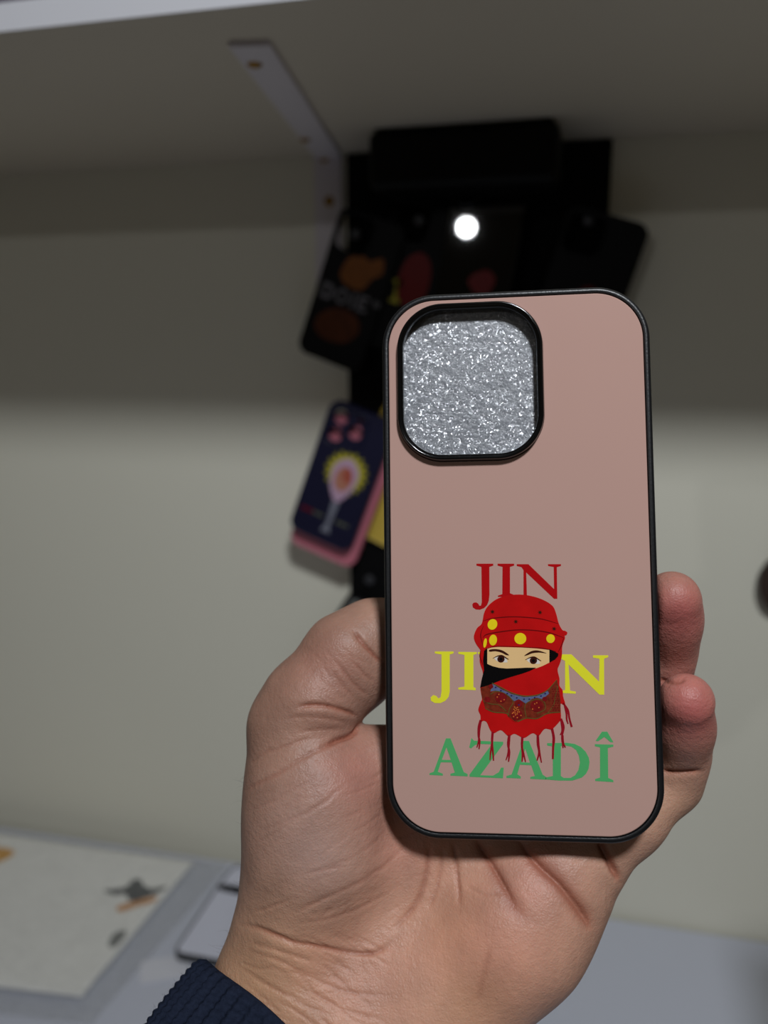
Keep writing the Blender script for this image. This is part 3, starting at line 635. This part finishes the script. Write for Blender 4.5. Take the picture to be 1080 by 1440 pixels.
def cuff_limit(p):                         # the wrist stays inside its cuff
    q = p - K0; z = q @ KAX
    e = np.sqrt((q @ KSID / (KA - 2.6)) ** 2 + (q @ KTOW / (KB - 2.6)) ** 2)
    return np.where(z > -45, (e - 1) * (KB - 2.6) - np.maximum(0, 2.0 - z) ** 2 * 0.03 - np.maximum(0, 2.0 - z) * 0.45, -99.0)
def hand_sd(p):
    d = group(p, PALM, 15.0)
    d = smin(d, group(p, THENAR, 8.0), 7.0)
    d = smin(d, group(p, WEB, 6.0), 5.0)
    d = smin(d, group(p, THUMB, 5.0), 2.2)
    f = None
    for g in (INDEX, MIDDLE, RING, PINKY):
        e = group(p, g, 6.0); f = e if f is None else smin(f, e, 0.7)
    d = smin(d, f, 3.5)
    c = rrbox_sd(p)
    d = -smin(-d, -cuff_limit(p), 4.0)
    return -smin(-d, c - 0.08, 1.6)
H = 1.0
lo = np.array([-66.0, -205.0, 196.0]); hi = np.array([106.0, 16.0, 300.0])
n3d = ((hi - lo) / H).astype(int) + 1
gx, gy, gz = [lo[i] + H * np.arange(n3d[i]) for i in range(3)]
SD = np.empty(n3d, np.float32)
for i in range(n3d[0]):
    g = np.stack(np.meshgrid([gx[i]], gy, gz, indexing='ij'), -1).reshape(-1, 3)
    SD[i] = hand_sd(g).reshape(n3d[1], n3d[2])
SD[0] = SD[-1] = 5; SD[:, 0] = SD[:, -1] = 5; SD[:, :, 0] = SD[:, :, -1] = 5
def surface_nets(S, lo, h):
    sg = S < 0
    nx, ny, nz = S.shape
    cs = np.zeros((nx - 1, ny - 1, nz - 1), np.uint8)
    corners = [(i, j, k) for i in (0, 1) for j in (0, 1) for k in (0, 1)]
    for (i, j, k) in corners: cs += sg[i:nx - 1 + i, j:ny - 1 + j, k:nz - 1 + k]
    act = (cs > 0) & (cs < 8); idx = -np.ones(act.shape, np.int64); ai = np.argwhere(act); idx[act] = np.arange(len(ai))
    acc = np.zeros((len(ai), 3)); cnt = np.zeros(len(ai))
    for a in corners:
        for ax in range(3):
            if a[ax]: continue
            b = list(a); b[ax] = 1
            sa = S[ai[:, 0] + a[0], ai[:, 1] + a[1], ai[:, 2] + a[2]]; sb_ = S[ai[:, 0] + b[0], ai[:, 1] + b[1], ai[:, 2] + b[2]]
            m = (sa < 0) != (sb_ < 0); t = sa / np.where(m, sa - sb_, 1)
            q = np.array(a, float)[None].repeat(len(ai), 0); q[:, ax] = t
            acc[m] += q[m]; cnt[m] += 1
    V = lo + h * (ai + acc / cnt[:, None]); F = []
    for ax in range(3):
        o1, o2 = (ax + 1) % 3, (ax + 2) % 3
        A = np.take(sg, range(S.shape[ax] - 1), ax); B = np.take(sg, range(1, S.shape[ax]), ax)
        e = np.argwhere(A != B); e = e[(e[:, o1] > 0) & (e[:, o2] > 0)]
        e = e[(e[:, o1] < S.shape[o1] - 1) & (e[:, o2] < S.shape[o2] - 1)]
        ins_ = A[e[:, 0], e[:, 1], e[:, 2]]
        def cell(d1, d2):
            c = e.copy(); c[:, o1] -= d1; c[:, o2] -= d2; return idx[c[:, 0], c[:, 1], c[:, 2]]
        q = np.stack([cell(1, 1), cell(0, 1), cell(0, 0), cell(1, 0)], 1)
        q[~ins_] = q[~ins_][:, ::-1]; F.append(q)
    F = np.concatenate(F)
    return V, F[(F >= 0).all(1)]
hv, hf = surface_nets(SD, lo, H)
def project(v, it=2):
    e = 0.25; K4 = np.array([[1, -1, -1], [-1, -1, 1], [-1, 1, -1], [1, 1, 1]], float)
    for _ in range(it):
        g = sum(k * hand_sd(v + k * e)[:, None] for k in K4); g /= np.linalg.norm(g, axis=1)[:, None] + 1e-9
        v = v - g * np.clip(hand_sd(v), -1.5, 1.5)[:, None] * 0.9
    return v, g
# drop far-off crumbs behind the wrist cut, then refine
tmp = bpy.data.meshes.new('t'); tmp.from_pydata(hv.tolist(), [], hf.tolist()); tmp.update()
to = bpy.data.objects.new('t', tmp); COL.objects.link(to)
smm = to.modifiers.new('s', 'SUBSURF'); smm.levels = 1; smm.render_levels = 1; smm.subdivision_type = 'SIMPLE'
dg = bpy.context.evaluated_depsgraph_get(); dg.update()
hand_me = bpy.data.meshes.new_from_object(to.evaluated_get(dg)); bpy.data.objects.remove(to)
nv = len(hand_me.vertices); hv = np.empty(nv * 3); hand_me.vertices.foreach_get('co', hv); hv = hv.reshape(-1, 3)
cut = (hv < lo + 2.5).any(1) | (hv > hi - 2.5).any(1)
pv, gn = project(hv, 3)
hv = np.where(cut[:, None], hv, pv)
# creases: polylines on the skin (px), depth mm, half width mm
CRE = [([(416, 996), (432, 992), (452, 992), (472, 996), (490, 1002), (503, 1008)], 1.0, 0.8),
       ([(454, 1050), (476, 1041), (490, 1036.5), (500, 1029), (505, 1018)], 1.5, 0.9),
       ([(498, 886), (505, 898), (515, 910), (530, 925), (540, 932)], 0.9, 0.8),
       ([(476, 934), (488, 950), (502, 966), (516, 978)], 0.35, 0.7), ([(466, 944), (480, 962), (496, 980)], 0.25, 0.6), ([(492, 924), (508, 944), (524, 958)], 0.25, 0.6),
       ([(603, 1186), (602, 1205), (598, 1235), (590, 1260), (575, 1284), (550, 1310)], 0.6, 1.1),
       ([(622, 1190), (620, 1220), (612, 1255), (600, 1280)], 0.4, 0.8),
       ([(340, 1300), (368, 1307), (405, 1323), (451, 1332), (497, 1340), (529, 1339), (557, 1320)], 0.75, 0.9),
       ([(340, 1335), (390, 1350), (440, 1375), (490, 1395), (560, 1400)], 0.25, 0.8), ([(330, 1355), (370, 1380), (420, 1410), (470, 1430)], 0.22, 0.7), ([(350, 1325), (400, 1340), (440, 1352)], 0.35, 0.6),
       ([(345, 1112), (368, 1099), (392, 1087), (428, 1064), (454, 1052), (474, 1046)], 0.35, 0.8),
       ([(352, 1140), (380, 1128), (420, 1106), (450, 1092)], 0.14, 0.6), ([(366, 1170), (395, 1158), (424, 1146), (460, 1124), (500, 1090)], 0.16, 0.6),
       ([(410, 1285), (440, 1270), (483, 1252), (538, 1220), (575, 1183)], 0.25, 0.8), ([(420, 1300), (470, 1290), (520, 1270), (560, 1245)], 0.18, 0.7), ([(440, 1232), (480, 1215), (520, 1190), (545, 1165)], 0.12, 0.6),
       ([(400, 1010), (430, 1008), (470, 1012), (490, 1018)], 0.25, 0.7), ([(420, 1030), (450, 1026), (480, 1026)], 0.25, 0.7), ([(370, 1060), (400, 1050), (440, 1036)], 0.25, 0.7),
       ([(728, 1180), (745, 1203), (762, 1221), (787, 1244), (809, 1271), (824, 1292), (830, 1312)], 1.2, 3.2),
       ([(668, 1180), (680, 1198), (692, 1217), (708, 1245), (724, 1276), (745, 1295)], 0.8, 3.0),
       ([(637, 1185), (640, 1205), (643, 1229), (647, 1280)], 0.6, 0.9),
       ([(842, 1182), (850, 1197), (859, 1214), (872, 1240)], 1.4, 1.8),
       ([(930, 1084), (945, 1086), (965, 1086), (988, 1084)], 1.0, 0.9), ([(926, 955), (945, 960), (965, 955)], 0.6, 0.8),
       ([(655, 1245), (680, 1258), (705, 1255)], 0.25, 0.7), ([(690, 1330), (680, 1370), (672, 1410)], 0.3, 1.2)]
CRE += [([(728, 1180), (745, 1203), (762, 1221), (787, 1244), (809, 1271), (824, 1292), (830, 1308)], 1.0, 0.75),
        ([(668, 1180), (680, 1198), (692, 1217), (708, 1245), (722, 1270)], 0.7, 0.8), ([(842, 1182), (850, 1197), (859, 1214), (872, 1240)], 0.9, 0.7)]
g2 = np.random.default_rng(5)
for _ in range(46):                        # fine lines over the ball of the thumb and the wrist
    x, y = g2.uniform(350, 560), g2.uniform(1060, 1300); a = math.radians(g2.normal(-28, 9)); l_ = g2.uniform(25, 70)
    CRE.append(([(x, y), (x + l_ * math.cos(a) * .5, y + l_ * math.sin(a) * .5 + g2.normal(0, 2)), (x + l_ * math.cos(a), y + l_ * math.sin(a))], g2.uniform(.06, .18), .45))
for _ in range(44):
    x, y = g2.uniform(320, 500), g2.uniform(1310, 1430); a = math.radians(g2.normal(26, 10)); l_ = g2.uniform(30, 90)
    CRE.append(([(x, y), (x + l_ * math.cos(a) * .5, y + l_ * math.sin(a) * .5 + g2.normal(0, 3)), (x + l_ * math.cos(a), y + l_ * math.sin(a))], g2.uniform(.08, .25), .5))
for _ in range(22):
    x, y = g2.uniform(430, 520), g2.uniform(900, 980); a = math.radians(g2.normal(48, 8)); l_ = g2.uniform(20, 50)
    CRE.append(([(x, y), (x + l_ * math.cos(a), y + l_ * math.sin(a))], g2.uniform(.05, .14), .45))
qx, qy = CX + FPX * hv[:, 0] / hv[:, 2], CY - FPX * hv[:, 1] / hv[:, 2]
facing = -(gn * hv).sum(1) / np.linalg.norm(hv, axis=1)
wv = -((hv / 1000 - CP) @ CN) * 1000
front = np.clip((facing + 0.05) / 0.3, 0, 1) * (wv > -24)
disp = np.zeros(nv)
for pts, dep, wid in CRE:
    C = np.array(crom(pts, 4, False)); s = hv[:, 2] / FPX
    x0, y0 = C.min(0) - 22; x1, y1 = C.max(0) + 22
    m = np.where((qx > x0) & (qx < x1) & (qy > y0) & (qy < y1) & (front > 0))[0]
    if not len(m): continue
    best = np.full(len(m), 1e9); tt = np.zeros(len(m))
    for i in range(len(C) - 1):
        a, b = C[i], C[i + 1]; ab = b - a
        t = np.clip(((qx[m] - a[0]) * ab[0] + (qy[m] - a[1]) * ab[1]) / (ab @ ab + 1e-9), 0, 1)
        d = np.hypot(qx[m] - a[0] - t * ab[0], qy[m] - a[1] - t * ab[1]) * s[m]
        u = d < best; best[u] = d[u]; tt[u] = (i + t[u]) / (len(C) - 1)
    taper = np.clip(np.minimum(tt, 1 - tt) / 0.2, 0.15, 1)
    disp[m] -= 0.85 * dep * taper * np.exp(-(best / (0.72 * wid)) ** 2) * front[m]
    disp[m] += 0.10 * dep * taper * np.exp(-((best - 2.2 * wid) / (1.3 * wid)) ** 2) * front[m]
disp = np.maximum(disp, -2.2)
hv = hv + gn * np.where(cut, 0, disp)[:, None]
# skin tone (blood and pigment, plus painted shade in the creases)
def spot(x, y, r): return np.exp(-(((qx - x) ** 2 + (qy - y) ** 2) / r ** 2))
red = 0.95 * spot(955, 865, 62) + 0.95 * spot(972, 1000, 64) + 0.35 * spot(500, 1090, 60) + 0.15 * spot(470, 940, 60) + 0.30 * spot(680, 1330, 110) + 0.25 * spot(560, 1180, 60) + 0.25 * spot(760, 1230, 60) + 0.2 * spot(480, 1390, 90)
yel = 0.6 * spot(370, 1400, 110) + 0.5 * spot(660, 1400, 60) + 0.35 * spot(640, 1300, 60) + 0.15 * spot(940, 1120, 50)
blu = 0.5 * spot(455, 1215, 55) + 0.35 * spot(420, 1160, 70)
base = np.array(lin((182, 141, 121))[:3]); cr_ = np.array(lin((184, 102, 97))[:3]); cy_ = np.array(lin((196, 152, 112))[:3]); cb_ = np.array(lin((172, 141, 132))[:3])
def mixc(c, t, k): return c * (1 - k[:, None]) + t * k[:, None]
colr = np.repeat(base[None], nv, 0); colr = mixc(colr, np.array(lin((212, 162, 136))[:3]), np.clip(0.9 * spot(690, 1330, 170) + 0.4 * spot(520, 1400, 110), 0, 1)); colr = mixc(colr, np.array(lin((158, 119, 102))[:3]), np.clip(0.9 * spot(440, 950, 120) + 0.5 * spot(350, 1120, 110), 0, 0.95)); colr = mixc(colr, cy_, np.clip(yel, 0, 1)); colr = mixc(colr, cr_, np.clip(red, 0, 1)); colr = mixc(colr, cb_, np.clip(blu, 0, 1))
crease_shade = np.clip(-disp / 1.1, 0, 0.65)  # deeper grooves get a darker tint, crease shade put into the colour
colr = mixc(colr, np.array(lin((150, 82, 60))[:3]), crease_shade)

hw_ = (hv / 1000.0) @ R3.T + CAM
org = (mm(430, 1440, -22) / 1000.0) @ R3.T + CAM
hand_me.vertices.foreach_set('co', (hw_ - org).ravel()); hand_me.update()
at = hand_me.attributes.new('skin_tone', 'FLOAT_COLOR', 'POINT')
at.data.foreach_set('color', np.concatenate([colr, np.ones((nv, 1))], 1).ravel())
M_skin = bpy.data.materials.new('skin'); M_skin.use_nodes = True
nt = M_skin.node_tree; bs = nt.nodes['Principled BSDF']
atn = nt.nodes.new('ShaderNodeAttribute'); atn.attribute_name = 'skin_tone'
tc = nt.nodes.new('ShaderNodeTexCoord')
n1 = nt.nodes.new('ShaderNodeTexNoise'); n1.inputs['Scale'].default_value = 90; n1.inputs['Detail'].default_value = 6
n2 = nt.nodes.new('ShaderNodeTexNoise'); n2.inputs['Scale'].default_value = 650; n2.inputs['Detail'].default_value = 5
vo = nt.nodes.new('ShaderNodeTexVoronoi'); vo.inputs['Scale'].default_value = 1150; vo.feature = 'DISTANCE_TO_EDGE'
for n_ in (n1, n2, vo): nt.links.new(tc.outputs['Object'], n_.inputs['Vector'])
mr = nt.nodes.new('ShaderNodeMapRange'); mr.inputs[1].default_value = 0.3; mr.inputs[2].default_value = 0.7; mr.inputs[3].default_value = 0.86; mr.inputs[4].default_value = 1.12
nt.links.new(n1.outputs['Fac'], mr.inputs[0])
mu = nt.nodes.new('ShaderNodeVectorMath'); mu.operation = 'SCALE'
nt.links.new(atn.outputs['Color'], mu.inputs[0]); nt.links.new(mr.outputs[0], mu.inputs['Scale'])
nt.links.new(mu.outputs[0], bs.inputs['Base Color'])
bs.inputs['Roughness'].default_value = 0.47; bs.inputs['Specular IOR Level'].default_value = 0.4
bs.inputs['Subsurface Weight'].default_value = 0.22; bs.inputs['Subsurface Radius'].default_value = (1.0, 0.35, 0.2); bs.inputs['Subsurface Scale'].default_value = 0.003
am = nt.nodes.new('ShaderNodeMath'); am.operation = 'MULTIPLY_ADD'; am.inputs[1].default_value = 0.5
nt.links.new(vo.outputs['Distance'], am.inputs[0]); nt.links.new(n2.outputs['Fac'], am.inputs[2])
bu = nt.nodes.new('ShaderNodeBump'); bu.inputs['Strength'].default_value = 0.6; bu.inputs['Distance'].default_value = 0.0004
nt.links.new(am.outputs[0], bu.inputs['Height']); nt.links.new(bu.outputs['Normal'], bs.inputs['Normal'])
hand = link_mesh('hand', hand_me, M_skin, None, None)
hand_me.polygons.foreach_set('use_smooth', [True] * len(hand_me.polygons))
hand.location = org
tag(hand, 'left hand gripping the pink phone case, navy knit cuff at its wrist', 'hand')

# knitted cuff around the wrist
M_knit = mat('navy_wool', (33, 39, 55), 0.9, noise=0.5, nscale=800, bump=0.3, bscale=2600, spec=0.03, sheen=0.0)
def cam_mm_world(p): return Vector((np.array(p) / 1000.0) @ R3.T + CAM)
c0 = K0; c1_ = K1
ax = c1_ - c0; ax /= np.linalg.norm(ax)
tow = -CN - ax * (-CN @ ax); tow /= np.linalg.norm(tow); sid = np.cross(ax, tow)
RA, RB, NR, LEN = KA, KB, 46, 95.0
NA, NL = NR * 8, 210
Vc = []
for j in range(NL + 1):
    sx = j / NL * (LEN + 8.0) - 8.0           # rolls in over the rim first
    for i in range(NA):
        th = 2 * math.pi * i / NA
        rib = 0.75 * math.cos(NR * th)
        stitch = 0.7 * abs(math.sin(math.pi * (max(sx, 0) / 2.2) + 1.1 * abs(math.sin(NR * th / 2))))
        if sx < 0:                             # inner hem
            rad = -1.0 - 1.6 * min(1, -sx / 1.2); z = min(1.2, -sx * 0.5) - (1.2 if -sx > 2.4 else 0) + (max(0, -sx - 2.4))
            z = -sx if -sx > 1.5 else 0.3 * -sx
            amp = 0.2
        else:
            rad = 0.0 - 1.0 * math.exp(-(sx / 0.9) ** 2); z = sx; amp = 1.0 - 0.75 * math.exp(-(sx / 2.0) ** 2)
        flare = 0.01 * max(sx, 0) + 0.5 * math.sin(sx * 0.11 + 2 * th)
        a_, b_ = RA + rad + flare, RB + rad + flare
        k_ = (rib + stitch) * amp
        wob = 0.35 * math.sin(5 * th + 1.0)
        p = c0 + ax * (z + wob) + sid * math.cos(th) * (a_ + k_) + tow * math.sin(th) * (b_ + k_)
        Vc.append(p)
Vc = (np.array(Vc) / 1000.0) @ R3.T + CAM - org
Fc = []
for j in range(NL):
    for i in range(NA):
        k2 = (i + 1) % NA; Fc.append((j * NA + i, j * NA + k2, (j + 1) * NA + k2, (j + 1) * NA + i))
cuff = link_mesh('sweater_cuff', mesh_of(Vc, Fc), M_knit, hand, None)
cuff.data.polygons.foreach_set('use_smooth', [True] * len(Fc))
cuff['label'] = 'dark navy ribbed knit cuff'
# loose wool fibres on the cuff and a few hairs on the wrist
def strands(roots, dirs, lens, rad, m, name, parent, kind=None):
    V, F = [], []
    for p, d, l_ in zip(roots, dirs, lens):
        d = d / np.linalg.norm(d); s = np.cross(d, [0.3, 0.5, 0.8]); s /= np.linalg.norm(s); t = np.cross(d, s)
        bend = s * rng.normal(0, .35) + t * rng.normal(0, .35); b0 = len(V)
        for k in range(4):
            q = k / 3; c = p + (d * q + bend * q * q) * l_
            for a in (0, 2.094, 4.189):
                V.append(c + (s * math.cos(a) + t * math.sin(a)) * rad * (1 - .8 * q))
        for k in range(3):
            for a in range(3):
                F.append((b0 + 3 * k + a, b0 + 3 * k + (a + 1) % 3, b0 + 3 * k + 3 + (a + 1) % 3, b0 + 3 * k + 3 + a))
    o = link_mesh(name, mesh_of(V, F), m, parent, None)
    if kind: o['kind'] = kind
    return o
nrm = np.empty(len(cuff.data.vertices) * 3); cuff.data.vertices.foreach_get('normal', nrm); nrm = nrm.reshape(-1, 3)
axw = R3 @ ax
cen = (c0 / 1000.0) @ R3.T + CAM - org
sel = rng.integers(NA * 16, NA * 140, 2600)
out = Vc[sel] - cen; out -= np.outer(out @ axw, axw); out /= np.linalg.norm(out, axis=1)[:, None]
strands(Vc[sel], out + rng.normal(0, .6, (len(sel), 3)), rng.uniform(.0006, .0020, len(sel)), 0.00003, M_knit, 'wool_fuzz', cuff, 'stuff')
edge = np.where((facing > -0.12) & (facing < 0.25) & (qx < 372) & (qy > 1080) & (qy < 1345) & ~cut)[0]
hs = rng.choice(edge, 26, replace=False)
hn = (gn[hs]) @ R3.T
strands(hw_[hs] - org, hn + rng.normal(0, .8, (26, 3)), rng.uniform(.0015, .004, 26), 0.000022, mat('dark_hair', (52, 40, 34), 0.5, noise=0.1), 'arm_hair', hand, 'stuff')
